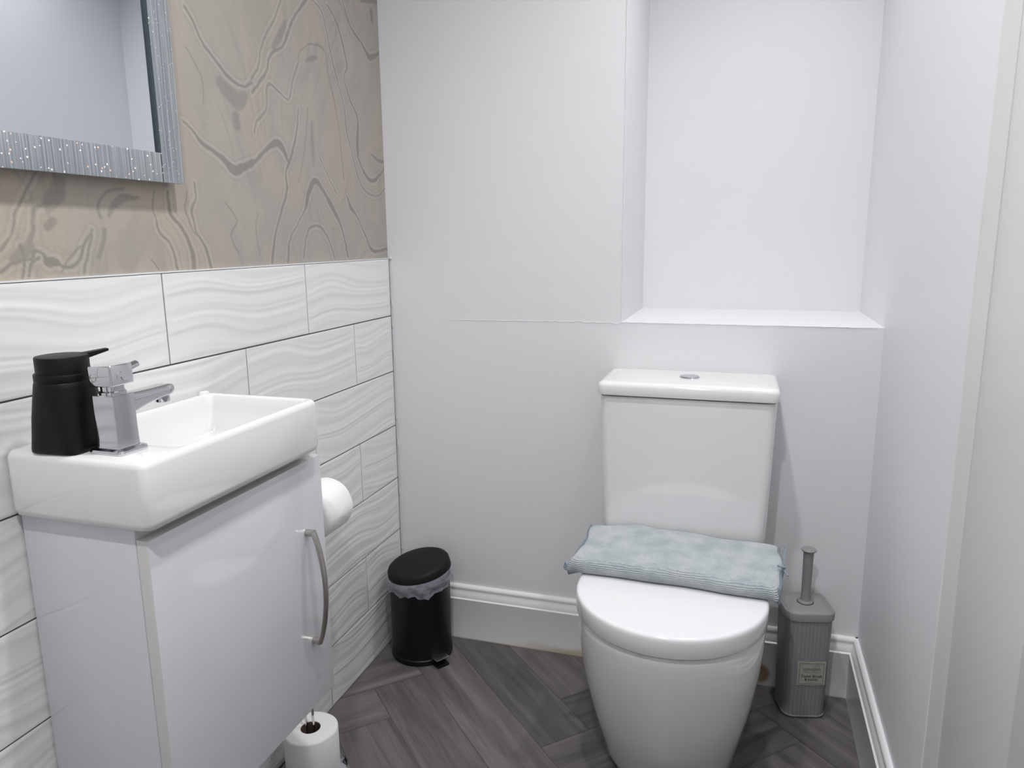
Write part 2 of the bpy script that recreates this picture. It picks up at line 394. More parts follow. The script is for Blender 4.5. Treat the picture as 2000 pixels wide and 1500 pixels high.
# wallpaper sheet with vein attributes
cw = bm.verts.layers.float.new('vein'); cl = bm.verts.layers.float.new('pale')
y0, y1, z0, z1, stp = -1.22, 0.0, 1.0518, 1.76, .0021
NYY = int((y1-y0)/stp); NZ = int((z1-z0)/stp)
YY, ZZ = np.meshgrid(np.linspace(y1, y0, NYY+1), np.linspace(z0, z1, NZ+1), indexing='ij')
C0 = np.array([.89445, -1.7862, 1.09785])
def onwall(u, v, x=-.006):
    d = np.array(F)*fpx+np.array(R2)*(u-1000)-np.array(U2)*(v-750); k = (x-C0[0])/d[0]; p = C0+k*d; return p[1], p[2]
A8 = lambda X, Y: onwall(340+X/2.678, Y/2.678)
B5 = lambda X, Y: onwall(X/5, 320+Y/5)
veins = [  # frame, width, softness, pale outline, points (x, y[, width factor])
 (A8, 12, 0, 1, [(45,630,.5),(90,670,.7),(140,740,1.2),(220,800,1.3),(280,860,2.2),(320,895,3),(370,868,2.4),(440,830,1.2),(500,765,1.6),(540,748,2.4),(570,785,2.2),(600,850,.8)]),
 (A8, 7, 0, 1, [(720,0),(770,60),(800,180),(830,330,1.4),(860,450),(890,560),(900,680,1.6),(930,800),(960,920,1.3),(1000,1000),(1060,1025),(1105,985)]),
 (A8, 10, 0, 1, [(650,560,.4),(640,700),(610,830,1.3),(585,900,.7),(590,1000,1.2),(560,1120),(530,1220),(515,1370,1.6)]),
 (A8, 16, 0, 1, [(690,1090,1),(705,1010,1.4),(735,945,1.6),(780,1000,1.2),(840,1110,1.5),(880,1200,.7),(910,1345,.8)]),
 (A8, 8, 0, 1, [(690,1090),(640,1180,.7),(605,1260),(595,1370,2)]),
 (A8, 8, 0, 1, [(680,1350),(690,1240),(720,1190),(770,1190,1.4),(810,1260),(840,1350)]),
 (A8, 6, 0, 0, [(650,320),(655,270),(700,235),(760,240,1.6),(795,290),(805,380),(830,500,1.4),(860,650),(880,850),(890,950)]),
 (A8, 22, 8, 0, [(690,320,.5),(720,302,1),(750,297,.5)]),
 (A8, 11, 0, 1, [(880,0,.6),(920,130,.9),(975,220,1.1),(1010,285,2),(1025,300,2.6),(1060,285,1.6),(1090,262)]),
 (A8, 20, 2, 0, [(1030,60),(1035,110)]), (A8, 22, 2, 0, [(980,0),(1080,12)]),
 (A8, 9, 0, 1, [(800,20),(850,120),(880,230,1.4),(905,350),(890,400,.7),(920,520),(960,620,1.3),(960,760,2.6),(970,850,1.2),(1030,945,2),(1090,900),(1100,850)]),
 (A8, 15, 0, 0, [(1030,805,.4),(1070,840),(1105,845)]),
 (A8, 7, 1, 1, [(560,0),(520,100),(480,190),(450,270),(440,350),(400,420),(380,440)]),
 (A8, 34, 10, 0, [(580,120,.7),(555,180),(520,250,.8)]),
 (A8, 9, 1, 1, [(690,0,2),(650,50),(620,110),(590,190,1.5),(560,250),(500,290),(480,380),(410,480)]),
 (A8, 9, 2, 1, [(50,30),(100,110),(150,220),(220,320),(300,420,1.5),(370,450),(410,430)]),
 (A8, 60, 26, 0, [(240,430,.7),(330,530,1),(370,500,.6)]), (A8, 38, 18, 0, [(322,610),(330,655)]),
 (A8, 7, 0, 1, [(420,700),(430,640),(480,570),(480,480),(500,440,1.6),(560,490),(600,520),(620,420),(650,330)]),
 (A8, 9, 0, 1, [(905,1030),(925,1085,2.6),(960,1140),(1000,1230),(1040,1310,1.8),(1130,1300)]),
 (A8, 26, 40, 0, [(720,640,.6),(725,760,1.2),(730,860,.6)]),
 (A8, 5, 0, 1, [(760,820),(810,930),(850,1010)]), (A8, 5, 0, 0, [(860,0),(900,90),(925,200)]),
 (A8, 5, 0, 0, [(700,560),(690,700),(670,860),(650,960)]), (A8, 5, 2, 0, [(60,250),(140,400),(150,550)]),
 (A8, 6, 1, 0, [(270,1060),(330,1150),(300,1230),(340,1330)]), (A8, 5, 1, 0, [(440,1110),(430,1210),(450,1330)]),
 (B5, 12, 1, 1, [(370,60),(300,180),(220,320),(150,480),(110,680,.6),(50,780),(0,840)]),
 (B5, 16, 8, 1, [(500,60),(560,240),(480,380),(340,430),(330,620,1.2),(290,760,1.6)]),
 (B5, 90, 34, 0, [(470,380,.8),(540,300,1),(570,190,.8)]), (B5, 45, 16, 0, [(470,610),(510,560)]),
 (B5, 80, 20, 0, [(150,920,.8),(290,820,.7)]),
 (B5, 14, 2, 1, [(0,1060),(150,960),(300,930),(340,860,1.2),(420,880),(460,960,3),(550,950,2.4),(600,985),(680,1000),(760,960),(830,780),(900,650)]),
 (B5, 12, 2, 1, [(220,1110),(240,960),(200,800)]), (B5, 12, 2, 1, [(280,1110),(300,980),(380,910)]),
 (B5, 18, 10, 0, [(980,520),(960,420),(1000,320),(1060,270),(1200,240)]),
 (B5, 44, 14, 0, [(1060,500,.5),(1110,410,1),(1200,340,1.1),(1350,320,.4)]),
 (B5, 30, 14, 0, [(1020,640),(1000,800),(960,920)]), (B5, 12, 3, 1, [(900,700),(860,850),(820,1060)]),
 (B5, 13, 2, 1, [(1530,560),(1560,660),(1640,750),(1700,880),(1730,1030)]),
 (B5, 24, 3, 1, [(1640,280,.8),(1660,480,.9),(1750,600),(1830,740,1.2),(1880,860,1.4),(1900,1030,1.5)]),
 (B5, 12, 1, 1, [(1890,180),(1910,330),(1870,450,1.8),(1900,560),(1930,680),(2010,820,1.4),(2060,1010,2)]),
 (B5, 10, 1, 0, [(1830,260),(1810,440),(1850,560),(1920,700)]), (B5, 10, 2, 0, [(1480,940),(1560,1040)]),
 (B5, 9, 2, 0, [(1500,260),(1490,420),(1530,560)]), (B5, 9, 2, 0, [(600,1060),(700,900),(790,820)]),
]
jy = np.zeros_like(YY); jz = np.zeros_like(YY); rg = np.random.RandomState(3)
for _ in range(14):
    fq = rg.uniform(60, 520); an = rg.uniform(0, 2*PI); am = .055/fq
    jy += am*np.sin(fq*(YY*math.cos(an)+ZZ*math.sin(an))+rg.uniform(0, 6)); jz += am*np.sin(fq*(YY*math.sin(an+.7)+ZZ*math.cos(an+.7))+rg.uniform(0, 6))
PYY, PZZ = YY+jy, ZZ+jz
vein = np.zeros_like(YY); pale = np.zeros_like(YY); DA = np.full_like(YY, 9.0)
for fr, wdt, soft, out, pts in veins:
    P = [fr(p[0], p[1]) for p in pts]; fac = [p[2] if len(p) > 2 else 1 for p in pts]
    sc = (.00040 if fr is A8 else .00022)
    # smooth resample
    Q = smoothpath([(a, b, f) for (a, b), f in zip(P, fac)], 5)
    D = np.full_like(YY, 9.0)
    for a, b in zip(Q, Q[1:]):
        lo = min(a.x, b.x)-.03; hi = max(a.x, b.x)+.03; zl = min(a.y, b.y)-.03; zh = max(a.y, b.y)+.03
        i0 = max(0, int((y1-hi)/stp)); i1 = min(NYY+1, int((y1-lo)/stp)+1); k0 = max(0, int((zl-z0)/stp)); k1 = min(NZ+1, int((zh-z0)/stp)+1)
        if i1 <= i0 or k1 <= k0: continue
        sl = (slice(i0, i1), slice(k0, k1)); py, pz = PYY[sl], PZZ[sl]
        ex, ez = b.x-a.x, b.y-a.y; L2 = ex*ex+ez*ez+1e-12
        tt = np.clip(((py-a.x)*ex+(pz-a.y)*ez)/L2, 0, 1)
        d = np.hypot(py-a.x-ex*tt, pz-a.y-ez*tt)-(a.z+(b.z-a.z)*tt)*wdt*sc*.5*1.3
        D[sl] = np.minimum(D[sl], d)
    s_ = max(.0016, soft*sc)
    if soft < 5: DA = np.minimum(DA, D)
    vv = np.clip(.5-D/s_, 0, 1); vv = vv*vv*(3-2*vv)*(.75 if soft > 5 else 1)
    vein = np.maximum(vein, vv*(.85 if wdt > 8 else .7))
    if out:
        pp = np.clip(1-np.abs(D-.0035)/.0028, 0, 1); pale = np.maximum(pale, pp*.9)
        vein = np.maximum(vein, .28*np.clip(1-np.abs(D-.0085)/.0018, 0, 1))
DA = np.clip(DA, 0, .05)+.0012*np.sin(YY*47)*np.sin(ZZ*61)
for dc, wd_, st_ in ((.0062, .0011, .20), (.0105, .0016, .13), (.0155, .0012, .17), (.0215, .0022, .12), (.029, .0015, .12)):
    md = np.clip(.5+.9*np.sin(YY*31+dc*900)*np.sin(ZZ*23+dc*1700), 0, 1)
    vein = np.maximum(vein, st_*md*np.clip(1-np.abs(DA-dc)/wd_, 0, 1)); pale = np.maximum(pale, .35*md*np.clip(1-np.abs(DA-dc-.0022)/.0014, 0, 1))
V = [[None]*(NZ+1) for _ in range(NYY+1)]
for i in range(NYY+1):
    for j in range(NZ+1):
        v = bm.verts.new((-.006, YY[i, j], ZZ[i, j])); v[cw] = float(vein[i, j]); v[cl] = float(pale[i, j]); V[i][j] = v
for i in range(NYY):
    for j in range(NZ):
        f = bm.faces.new((V[i][j], V[i+1][j], V[i+1][j+1], V[i][j+1])); f.material_index = 3
quad(-.006, 0, YN, z1, H, 3); quad(-.006, y0, YN, z0, z1, 3)
n0 = len(bm.faces); box(bm, -.06, -.0085, YN, 0, 1.05, H)
for f in bm.faces[n0:]: f.material_index = 1
me = bpy.data.meshes.new('wall_left')
for f in bm.faces: f.normal_update()
bm.to_mesh(me); bm.free(); me.shade_smooth(); me.set_sharp_from_angle(angle=math.radians(35))
for m in (M_tile, M_grout, M_trimp, M_paperwall): me.materials.append(m)
wl = link(bpy.data.objects.new('wall_left', me)); wl['kind'] = 'structure'
# ragged caulk in the corner
bm = bmesh.new()
z = .02
while z < 1.045:
    l = random.uniform(.006, .03)
    if random.random() < .3: tube(bm, [(.001, -.0022, z), (.0016, -.0016, z+l*.5), (.001, -.002, z+l)], [.0008, .0022, .0008], 6)
    z += l+random.uniform(.01, .06)
tube(bm, [(.0, -.002, 1.046), (.0035, -.0025, 1.051), (.004, -.001, 1.055)], [.001, .003, .001], 6)
obj('trim_3', bm, M_caulk, kind='structure')

# ---- skirting
prof = [(0, 0), (.018, 0), (.018, .114), (.0186, .1155), (.0186, .1175), (.0165, .119), (.0150, .120), (.0150, .1225), (.0142, .128), (.0120, .134), (.0100, .1385), (.0096, .1425), (.0105, .1445), (.0105, .148), (.0085, .152), (.005, .1545), (0, .1545)]
bm = bmesh.new()
loft(bm, [[(0+.0, -d, z) for d, z in prof], [(W-0, -d, z) for d, z in prof]])
obj('baseboard_back', bm, M_base, smooth=30, kind='structure')
bm = bmesh.new()
loft(bm, [[(W-d, -.0, z) for d, z in prof], [(W-d, -.654, z) for d, z in prof]])
M_baseR = mat('baseboard_paint_clean', (.80, .805, .81), .3, bump=(60, .15, .002))
obj('baseboard_right', bm, M_baseR, smooth=30, kind='structure')

# ---- door lining and flat door in the right wall
bm = bmesh.new(); box(bm, W-.004, W+.01, -.720, -.652, 0, 2.1); box(bm, W-.004, W+.01, -1.86, -1.79, 0, 2.1); box(bm, W-.004, W+.01, -1.79, -.72, 2.03, 2.1)
pts = [(W-.0035, -.6515+random.uniform(-.0008, .0008), .03*k) for k in range(70)]
tube(bm, pts, [random.uniform(.0008, .0026) for _ in pts], 6)
obj('trim_1', bm, M_trimp, smooth=40, kind='structure')
bm = bmesh.new(); box(bm, W-.003, W+.01, -.9600, -.7212, .004, 2.03); box(bm, W-.005, W+.01, -1.789, -.9625, .004, 2.03)
d1 = obj('door_1', bm, M_trimp, bevel=.0008, seg=2, kind='structure')
bm = bmesh.new(); box(bm, W-.0012, W-.0002, -.9626, -.9598, .004, 2.03); box(bm, W-.0012, W-.0002, -.7213, -.7198, .004, 2.03)
obj('door_seam', bm, M_mill, d1)

# ---- ceiling downlights
for i, (lx, ly, watts, cone) in enumerate(LAMPS):
    where = ['over the middle of the floor', 'beside the recess above the toilet', 'near the entrance wall, added for frontal fill'][i]
    th = thing('ceiling_downlight', 'round recessed white downlight in the ceiling '+where, 'ceiling light', (lx, ly, H), group='ceiling downlights')
    bm = bmesh.new(); lathe(bm, [(.031, -.001), (.044, -.001), (.044, -.004), (.040, -.007), (.033, -.006), (.031, -.002)], n=40)
    obj('bezel', bm, M_trimp, th)
    bm = bmesh.new(); lathe(bm, [(.031, -.002), (.031, -.0035)], n=32); obj('lamp_face', bm, M_led, th)
    l = bpy.data.lights.new('downlight_lamp', 'SPOT'); l.energy = watts; l.shadow_soft_size = .028
    l.spot_size = math.radians(cone); l.spot_blend = 1.0; l.color = (.985, .98, 1)
    lo = link(bpy.data.objects.new('bulb', l), th); lo.location = (0, 0, -.035)

# ================================================================== TOILET
XT = .7835
toilet = thing('toilet', 'white close-coupled toilet standing below the wall recess', 'toilet', (XT, 0, 0))
def T(r): return [(p[0]-XT, p[1], p[2]) for p in r]
bm = bmesh.new()
secs = [  # z, back, centre y, half width, front stretch
 (.000, -.004, -.332, .120, 1.0), (.003, -.004, -.334, .125, 1.0), (.008, -.004, -.335, .1275, 1.0), (.03, -.004, -.342, .134, 1.0), (.06, -.004, -.350, .138, 1.02), (.10, -.004, -.361, .146, 1.03), (.16, -.004, -.376, .158, 1.03),
 (.22, -.004, -.388, .168, 1.02), (.28, -.004, -.399, .1755, 1.01), (.33, -.004, -.407, .1795, 1.0), (.355, -.004, -.409, .1798, 1.0), (.366, -.004, -.410, .1792, 1.0), (.373, -.005, -.410, .1768, 1.0), (.3765, -.006, -.410, .171, 1.0)]
loft(bm, [T(dring(XT, b, c, r, z, rb=.02, e=e)) for z, b, c, r, e in secs])
loft(bm, [T(rrect(XT, -.100, .1655, .094, .03, .374)), T(rrect(XT, -.100, .1655, .094, .03, .421)), T(rrect(XT, -.100, .1635, .092, .03, .424))])
obj('pan', bm, M_ceramic, toilet, smooth=35)
bm = bmesh.new()
loft(bm, [T(dring(XT, -.215, -.4145, r, z)) for z, r in ((.3770, .168), (.3775, .170), (.3855, .170), (.3865, .168))])
obj('seat', bm, M_seat, toilet)
bm = bmesh.new()
loft(bm, [T(dring(XT, -.205, -.4145, r, z, e=1.0)) for z, r in ((.3795, .1790), (.3800, .1815), (.382, .1828), (.410, .1838), (.4150, .1832), (.4178, .1818), (.4193, .1798), (.4200, .1765), (.4202, .172))])
obj('lid', bm, M_seat, toilet, smooth=50)
for sx in (-.07, .07):
    bm = bmesh.new(); tube(bm, [(sx-.012, -.207, .392), (sx+.012, -.207, .392)], .0115, 20); obj('hinge', bm, M_chrome, toilet)
bm = bmesh.new()
def cis(z, h, dy, r, yf=-.185): return T(rrect(XT, (yf-.006)/2-.002, h, -(yf+.006)/2+dy, r, z))
loft(bm, [cis(.4225, .155, -.012, .02), cis(.424, .165, -.006, .022), cis(.432, .1755, -.001, .024), cis(.45, .1800, 0, .024), cis(.60, .1845, 0, .024), cis(.752, .1885, 0, .024)])
obj('cistern', bm, M_ceramic, toilet, smooth=35)
bm = bmesh.new()
def cl_(z, d): return T(rrect(XT, -.099, .1925-d, .0975-d, .018, z))
loft(bm, [cl_(.7560, .004), cl_(.7565, .001), cl_(.759, 0), cl_(.7755, 0), cl_(.7800, .0013), cl_(.7832, .0045), cl_(.7850, .0095), cl_(.7855, .015)])
obj('cistern_lid', bm, M_ceramic, toilet, smooth=50)
bm = bmesh.new(); box(bm, -.183, .183, -.183, -.012, .752, .7562); obj('lid_gap_shade', bm, M_dark, toilet)  # dark filler standing in for the shade of the lid joint
bm = bmesh.new(); lathe(bm, [(.0215, .7852), (.0225, .7865), (.0215, .788), (.0198, .7884), (.0190, .7876)], .001, -.092)
btn = obj('flush_ring', bm, M_chrome, toilet)
bm = bmesh.new()
for sgn in (1, -1):       # split dual-flush button
    ring = [(.001+.0186*math.cos(a), -.092+sgn*.0006+sgn*.0186*abs(math.sin(a))) for a in [PI*k/24 for k in range(25)]]
    if sgn > 0: ring = [(x-.0, y) for x, y in ring]
    loft(bm, [[(x, y, z) for x, y in ring] for z in (.786, .7886)])
bmesh.ops.rotate(bm, verts=bm.verts, cent=(.001, -.092, 0), matrix=Matrix.Rotation(math.radians(38), 3, 'Z'))
obj('flush_button', bm, M_chrome, toilet, bevel=.0006)

# ---- towel folded on the lid
tw = thing('folded_towel', 'pale blue-grey terry towel folded flat across the toilet lid', 'towel', (.785, -.300, .4202), math.radians(-2.5))
bm = bmesh.new(); rl = bm.verts.layers.float.new('rib')
def towel_layer(z0_, th_, yf, yb, hx, bulge, ph):
    nx = 110; prof = []
    m = 12
    for k in range(9): prof.append((yb+(yf-yb)*k/9, 0, 0))
    for k in range(m+1):
        a = -PI/2-PI*k/m; prof.append((yf+bulge*math.cos(a)*1.0+bulge*0, .5+.5*math.sin(a), 1))
    for k in range(1, 30): prof.append((yf+(yb-yf)*k/30, 1, 0))
    for k in range(5):
        a = PI/2-PI*k/4; prof.append((yb+.006*math.cos(a), .5+.5*math.sin(a), 0))
    rings = []
    for i in range(nx+1):
        x = -hx+2*hx*i/nx; r = []
        edge = min(1, (hx-abs(x))/.006); edge = math.sqrt(max(0, 1-(1-edge)**2))*.75+.25
        for (y, zf, rb) in prof:
            over = max(0, abs(x)-.178); droop = -over*over*9*(1 if x < 0 else .8)*(1+.5*(y < 0))
            und = .0018*math.sin(x*23+ph+y*14)+.0012*math.sin(x*51+y*37+ph*2)
            t_ = th_*(1+.035*math.sin(x*17+ph)+.03*math.sin(y*30+x*9)+.035*math.sin(x*37+y*22)*math.sin(y*41+1))
            z = z0_+t_*(.5+(zf-.5)*edge)+und*zf*1.2+droop
            zz = max(z, z0_-.0 if over <= 0 and z0_ < .001 else z)
            r.append((x+.0035*math.sin(y*26+ph)+.002*math.sin(y*60), y+.0022*math.sin(x*15+ph)+.0012*math.sin(x*41), zz))
        rings.append(r)
    L = loft(bm, rings)
    for r in L:
        for v, (y, zf, rb) in zip(r, prof): v[rl] = rb
towel_layer(0, .0345, -.090, .099, .205, .0185, 1.7)
obj('towel_cloth', bm, M_towel, tw, smooth=70)
# stitched edge binding along both short sides
for s in (-1, 1):
    bm = bmesh.new()
    for z_, ph in ((.0085, .3), (.0255, 1.7)):
        P = []
        for k in range(24):
            y = -.098+.198*k/23; over = .027; droop = -over*over*9*(1 if s < 0 else .8)*(1+.5*(y < 0))
            P.append((s*(.2045)+.0035*math.sin(y*26+ph)+.002*math.sin(y*60), y, z_+droop+.001*math.sin(y*50+ph)))
        tube(bm, P, .0042, 8, flat=(1.9, .8))
    if s < 0: tube(bm, [(-.200, -.092, .018), (-.209, -.100, .015), (-.2125, -.101, .006)], [.006, .0085, .006], 10)
    obj('edge_binding', bm, M_bind, tw, label='darker blue-grey stitched edge')
bm = bmesh.new()
tube(bm, smoothpath([(.199, -.020, .038), (.206, -.028, .040), (.212, -.022, .036), (.206, -.016, .037), (.214, -.030, .030), (.219, -.036, .026)]), .0022, 8)
tube(bm, smoothpath([(.207, .055, .036), (.212, .062, .045), (.213, .050, .050), (.211, .030, .040), (.210, .0, .034), (.208, -.02, .036)]), .0012, 8)
obj('hanging_loop', bm, M_bind, tw)

# ================================================================== VANITY
YN_, YF_ = -1.102, -.709; XF = .205
cab = thing('vanity_cabinet', 'white gloss wall-hung vanity cabinet under the small basin', 'cabinet', (0, (YN_+YF_)/2, .292)); cy = (YN_+YF_)/2
bm = bmesh.new()
box(bm, .0020, .186, YN_-cy, YF_-cy, .000, .4580)
obj('carcass', bm, M_gloss, cab, bevel=.0012)
bm = bmesh.new(); box(bm, .1855, .1866, YN_-cy+.0015, YF_-cy-.0015, .0015, .457); obj('carcass_edge', bm, M_edge, cab)
dr = bpy.data.objects.new('door', None)
bm = bmesh.new(); box(bm, .1872, XF, YN_-cy, YF_-cy, -.0015, .4430)
bm.faces.ensure_lookup_table()
for f in bm.faces:
    if abs(f.calc_center_median().y) > .19 or f.calc_center_median().z > .44: f.material_index = 1
door = obj('door', bm, [M_gloss, M_edge], cab, bevel=.0012)
hy = -.765-cy
bm = bmesh.new()
P = []
for k in range(25):
    a = k/24; P.append((XF+.0125+.0185*math.sin(PI*a)**.75, hy, .1185+.207*a))
P = [Vector(p) for p in P]
tube(bm, P, .0068, 12, flat=(.5, 1.0))
for zc in (.1225, .3215): tube(bm, [(XF-.0005, hy, zc), (XF+.016, hy, zc)], .0058, 16)
obj('handle', bm, M_brushed, door, label='bowed brushed metal handle')

BY0, BY1, BX1, BZ0, BZ1 = -1.116, -.732, .2235, .7505, .8400
basin = thing('wash_basin', 'small rectangular white ceramic basin on top of the vanity cabinet', 'wash basin', (0, (BY0+BY1)/2, BZ0)); by = (BY0+BY1)/2
bm = bmesh.new()
cx, hx, hyy = BX1/2+.001, BX1/2-.001, (BY1-BY0)/2
o_ = BZ1-BZ0
bcx, bhx = .1145, .0995; bcy = ((-1.041)+(BY1-.012))/2-by; bhy = ((BY1-.012)-(-1.041))/2
rings = [rrect(cx, 0, hx-.014, hyy-.014, .012, 0), rrect(cx, 0, hx-.006, hyy-.006, .012, .0012), rrect(cx, 0, hx-.002, hyy-.002, .012, .005), rrect(cx, 0, hx, hyy, .013, .012),
         rrect(cx, 0, hx, hyy, .013, o_-.009), rrect(cx, 0, hx-.001, hyy-.001, .013, o_-.005), rrect(cx, 0, hx-.003, hyy-.003, .012, o_-.002), rrect(cx, 0, hx-.0055, hyy-.0055, .011, o_),
         rrect(bcx, bcy, bhx+.0015, bhy+.0015, .016, o_), rrect(bcx, bcy, bhx-.001, bhy-.001, .015, o_-.001), rrect(bcx, bcy, bhx-.003, bhy-.003, .015, o_-.004), rrect(bcx, bcy, bhx-.006, bhy-.006, .016, o_-.02),
         rrect(bcx, bcy, bhx-.012, bhy-.014, .018, o_-.060), rrect(bcx, bcy, bhx-.018, bhy-.020, .018, o_-.067), rrect(bcx, bcy, bhx-.03, bhy-.035, .018, o_-.0695), rrect(bcx, bcy, .02, .02, .018, o_-.072)]
loft(bm, rings)
# small ceramic lug on the rear rim at the far end
loft(bm, [rrect(.008, hyy-.016, .007, .009, .004, o_-.004, 4), rrect(.008, hyy-.016, .006, .008, .004, o_+.0025, 4), rrect(.008, hyy-.016, .004, .005, .003, o_+.0045, 4)])
obj('bowl', bm, M_ceramic, basin, smooth=50)
bm = bmesh.new(); lathe(bm, [(.0205, o_-.0722), (.0215, o_-.0705), (.019, o_-.069), (.012, o_-.0715), (.001, o_-.0715)], bcx, bcy, 32)
obj('waste', bm, M_chrome, basin)
bm = bmesh.new(); box(bm, .004, .196, YN_+.006-by, YF_-.03-by, -.0005, .0008)  # dark sheet painted as the shade under the basin
obj('basin_gap_shade', bm, M_dark, basin)

# ---- tap
tap = thing('basin_tap', 'square chrome mono tap on the basin behind the black dispenser', 'tap', (.1475, -1.0725, .8402))
bm = bmesh.new()
loft(bm, [rrect(0, 0, .0265, .0235, .008, 0, 8), rrect(0, 0, .0270, .0240, .008, .002, 8), rrect(0, 0, .0262, .0232, .008, .0048, 8), rrect(0, 0, .0235, .0205, .006, .0058, 8),
          rrect(0, 0, .0184, .0182, .003, .0066, 8), rrect(0, 0, .0177, .0175, .0025, .009, 8), rrect(0, 0, .0174, .0172, .002, .018, 8), rrect(0, 0, .0170, .0170, .002, .03, 8), rrect(0, 0, .0170, .0170, .002, .0725, 8), rrect(0, 0, .0162, .0162, .002, .0735, 8)])
obj('body', bm, M_chrome, tap, smooth=35)
bm = bmesh.new()
lathe(bm, [(.0135, .073), (.0135, .086)], 0, 0, 32); lathe(bm, [(.0155, .0735), (.0155, .0765), (.0140, .078)], 0, 0, 32)
obj('cartridge', bm, M_chrome, tap)
bm = bmesh.new()
loft(bm, [rrect(0, 0, .0165, .0168, .002, .0845, 4), rrect(0, 0, .0177, .0178, .0025, .0860, 4), rrect(0, 0, .0180, .0180, .0025, .1085, 4), rrect(0, 0, .0170, .0170, .002, .110, 4)])
bmesh.ops.rotate(bm, verts=bm.verts, cent=(0, 0, .095), matrix=Matrix.Rotation(math.radians(-3), 3, 'Y'))
lev = obj('lever_head', bm, M_chrome, tap, smooth=35)
bm = bmesh.new()
tube(bm, [(-.001, .012, .101), (-.001, .030, .1025), (-.001, .0415, .1045)], [.0062, .0062, .0056], 16, flat=(.8, 1.15))
obj('lever_pin', bm, M_chrome, lev)
bm = bmesh.new()   # spout
rings = []
for k in range(17):
    a = k/16; y = .012+.086*a; th_ = .0145-.0065*a-.002*math.sin(PI*a); zc = .0570+.0055*a+.001*math.sin(PI*a)
    hw = .0135*(1-.10*a)
    if a > .8: q = (a-.8)/.2; hw *= math.sqrt(max(.02, 1-q*q*.8)); th_ *= math.sqrt(max(.05, 1-q*q*.8))
    ring = [(x, y, z) for x, _z, z in [(p[0], 0, p[1]) for p in [(q_[0], q_[1]) for q_ in rrect(0, zc, hw, th_, min(.006, th_*.7), 0, 5)]]]
    rings.append(ring)
loft(bm, rings)
obj('spout', bm, M_chrome, tap, smooth=50)
bm = bmesh.new(); lathe(bm, [(.0095, .0465), (.0100, .0475), (.0100, .056)], 0, .080, 24)
obj('aerator', bm, M_chrome, tap)
def arc_mark(c, rad, a0, a1, f):
    P = [f(c[0]+rad*math.cos(math.radians(a0+(a1-a0)*k/14)), c[1]+rad*math.sin(math.radians(a0+(a1-a0)*k/14))) for k in range(15)]
    bm = bmesh.new(); tube(bm, P, .0004, 6); obj('engraved_mark', bm, M_brushed, lev)
fx = lambda a, b: (a, -.0181, b); gx = lambda a, b: (.0181, a, b)
arc_mark((-.010, .0955), .0048, 110, 430, fx)
arc_mark((-.003, .097), .005, 60, 200, gx); arc_mark((.002, .0955), .004, 180, 330, gx)

# ---- soap dispenser
sd = thing('soap_dispenser', 'matt black pump soap dispenser standing on the near end of the basin', 'soap dispenser', (.0795, -1.0795, .8402), math.radians(4))
def sup(h, p, z, n=64):
    out = []
    for i in range(n):
        a = 2*PI*i/n; c_, s_ = math.cos(a), math.sin(a)
        r = h/((abs(c_)**p+abs(s_)**p)**(1/p)); out.append((r*c_, r*s_, z))
    return out
bm = bmesh.new()
loft(bm, [sup(.0330, 7, 0), sup(.0348, 7, .0015), sup(.0354, 6, .006), sup(.0356, 4.2, .022), sup(.0354, 3.2, .045), sup(.0348, 2.5, .065), sup(.0342, 2.1, .082), sup(.0338, 2, .0875), sup(.0325, 2, .0895)])
obj('bottle', bm, M_black, sd, smooth=50)
bm = bmesh.new(); lathe(bm, [(.0325, .0888), (.0332, .0897), (.0332, .0978), (.0326, .0990), (.030, .0993)], n=56); obj('collar', bm, M_black, sd)
bm = bmesh.new()
lathe(bm, [(.0298, .0985), (.0303, .0990), (.0303, .1185), (.0296, .1200), (.028, .1203)], n=56)
pump = obj('pump_head', bm, M_black, sd)
bm = bmesh.new()   # flat spout pointing across the basin
a = math.radians(62)
L_ = []
for k in range(7):
    d = .020+.0345*k/6; hw = .0075-.0022*k/6; zt = .1202+.0030*k/6; tk = .0085-.0055*k/6
    c_, s_ = math.cos(a), math.sin(a)
    L_.append([(d*c_-q*s_, d*s_+q*c_, zz) for q, zz in ((-hw, zt), (hw, zt), (hw, zt-tk), (-hw, zt-tk))])
loft(bm, L_); obj('nozzle', bm, M_black, pump, bevel=.0006)

# ---- toilet roll stand and rolls
sx_, sy_ = .075, -.604
stand = thing('toilet_roll_stand', 'chrome toilet roll stand on the floor beside the vanity cabinet', 'toilet roll holder', (sx_, sy_, 0))
bm = bmesh.new(); lathe(bm, [(.068, 0), (.070, .0015), (.070, .004), (.067, .006), (.02, .0075), (.001, .0078)]); obj('base', bm, M_chrome, stand)
bm = bmesh.new()
tube(bm, [(-.007, -.004, .006), (-.007, -.003, .30), (-.006, 0, .575)], .0022, 10)
obj('pole', bm, M_chrome, stand)
bm = bmesh.new()
tube(bm, [(.008, .002, .006), (.006, .002, .12), (.002, .002, .30), (.001, 0, .575)], .0030, 10, flat=(.8, 1.2))
obj('pole', bm, M_chrome, stand)
bm = bmesh.new()
tube(bm, smoothpath([(-.0025, -.002, .572), (-.0025, -.001, .576), (.0, .010, .577), (.0, .04, .5725), (.0, .142, .5715), (.0, .146, .580)]), .0032, 10)
obj('arm', bm, M_chrome, stand)
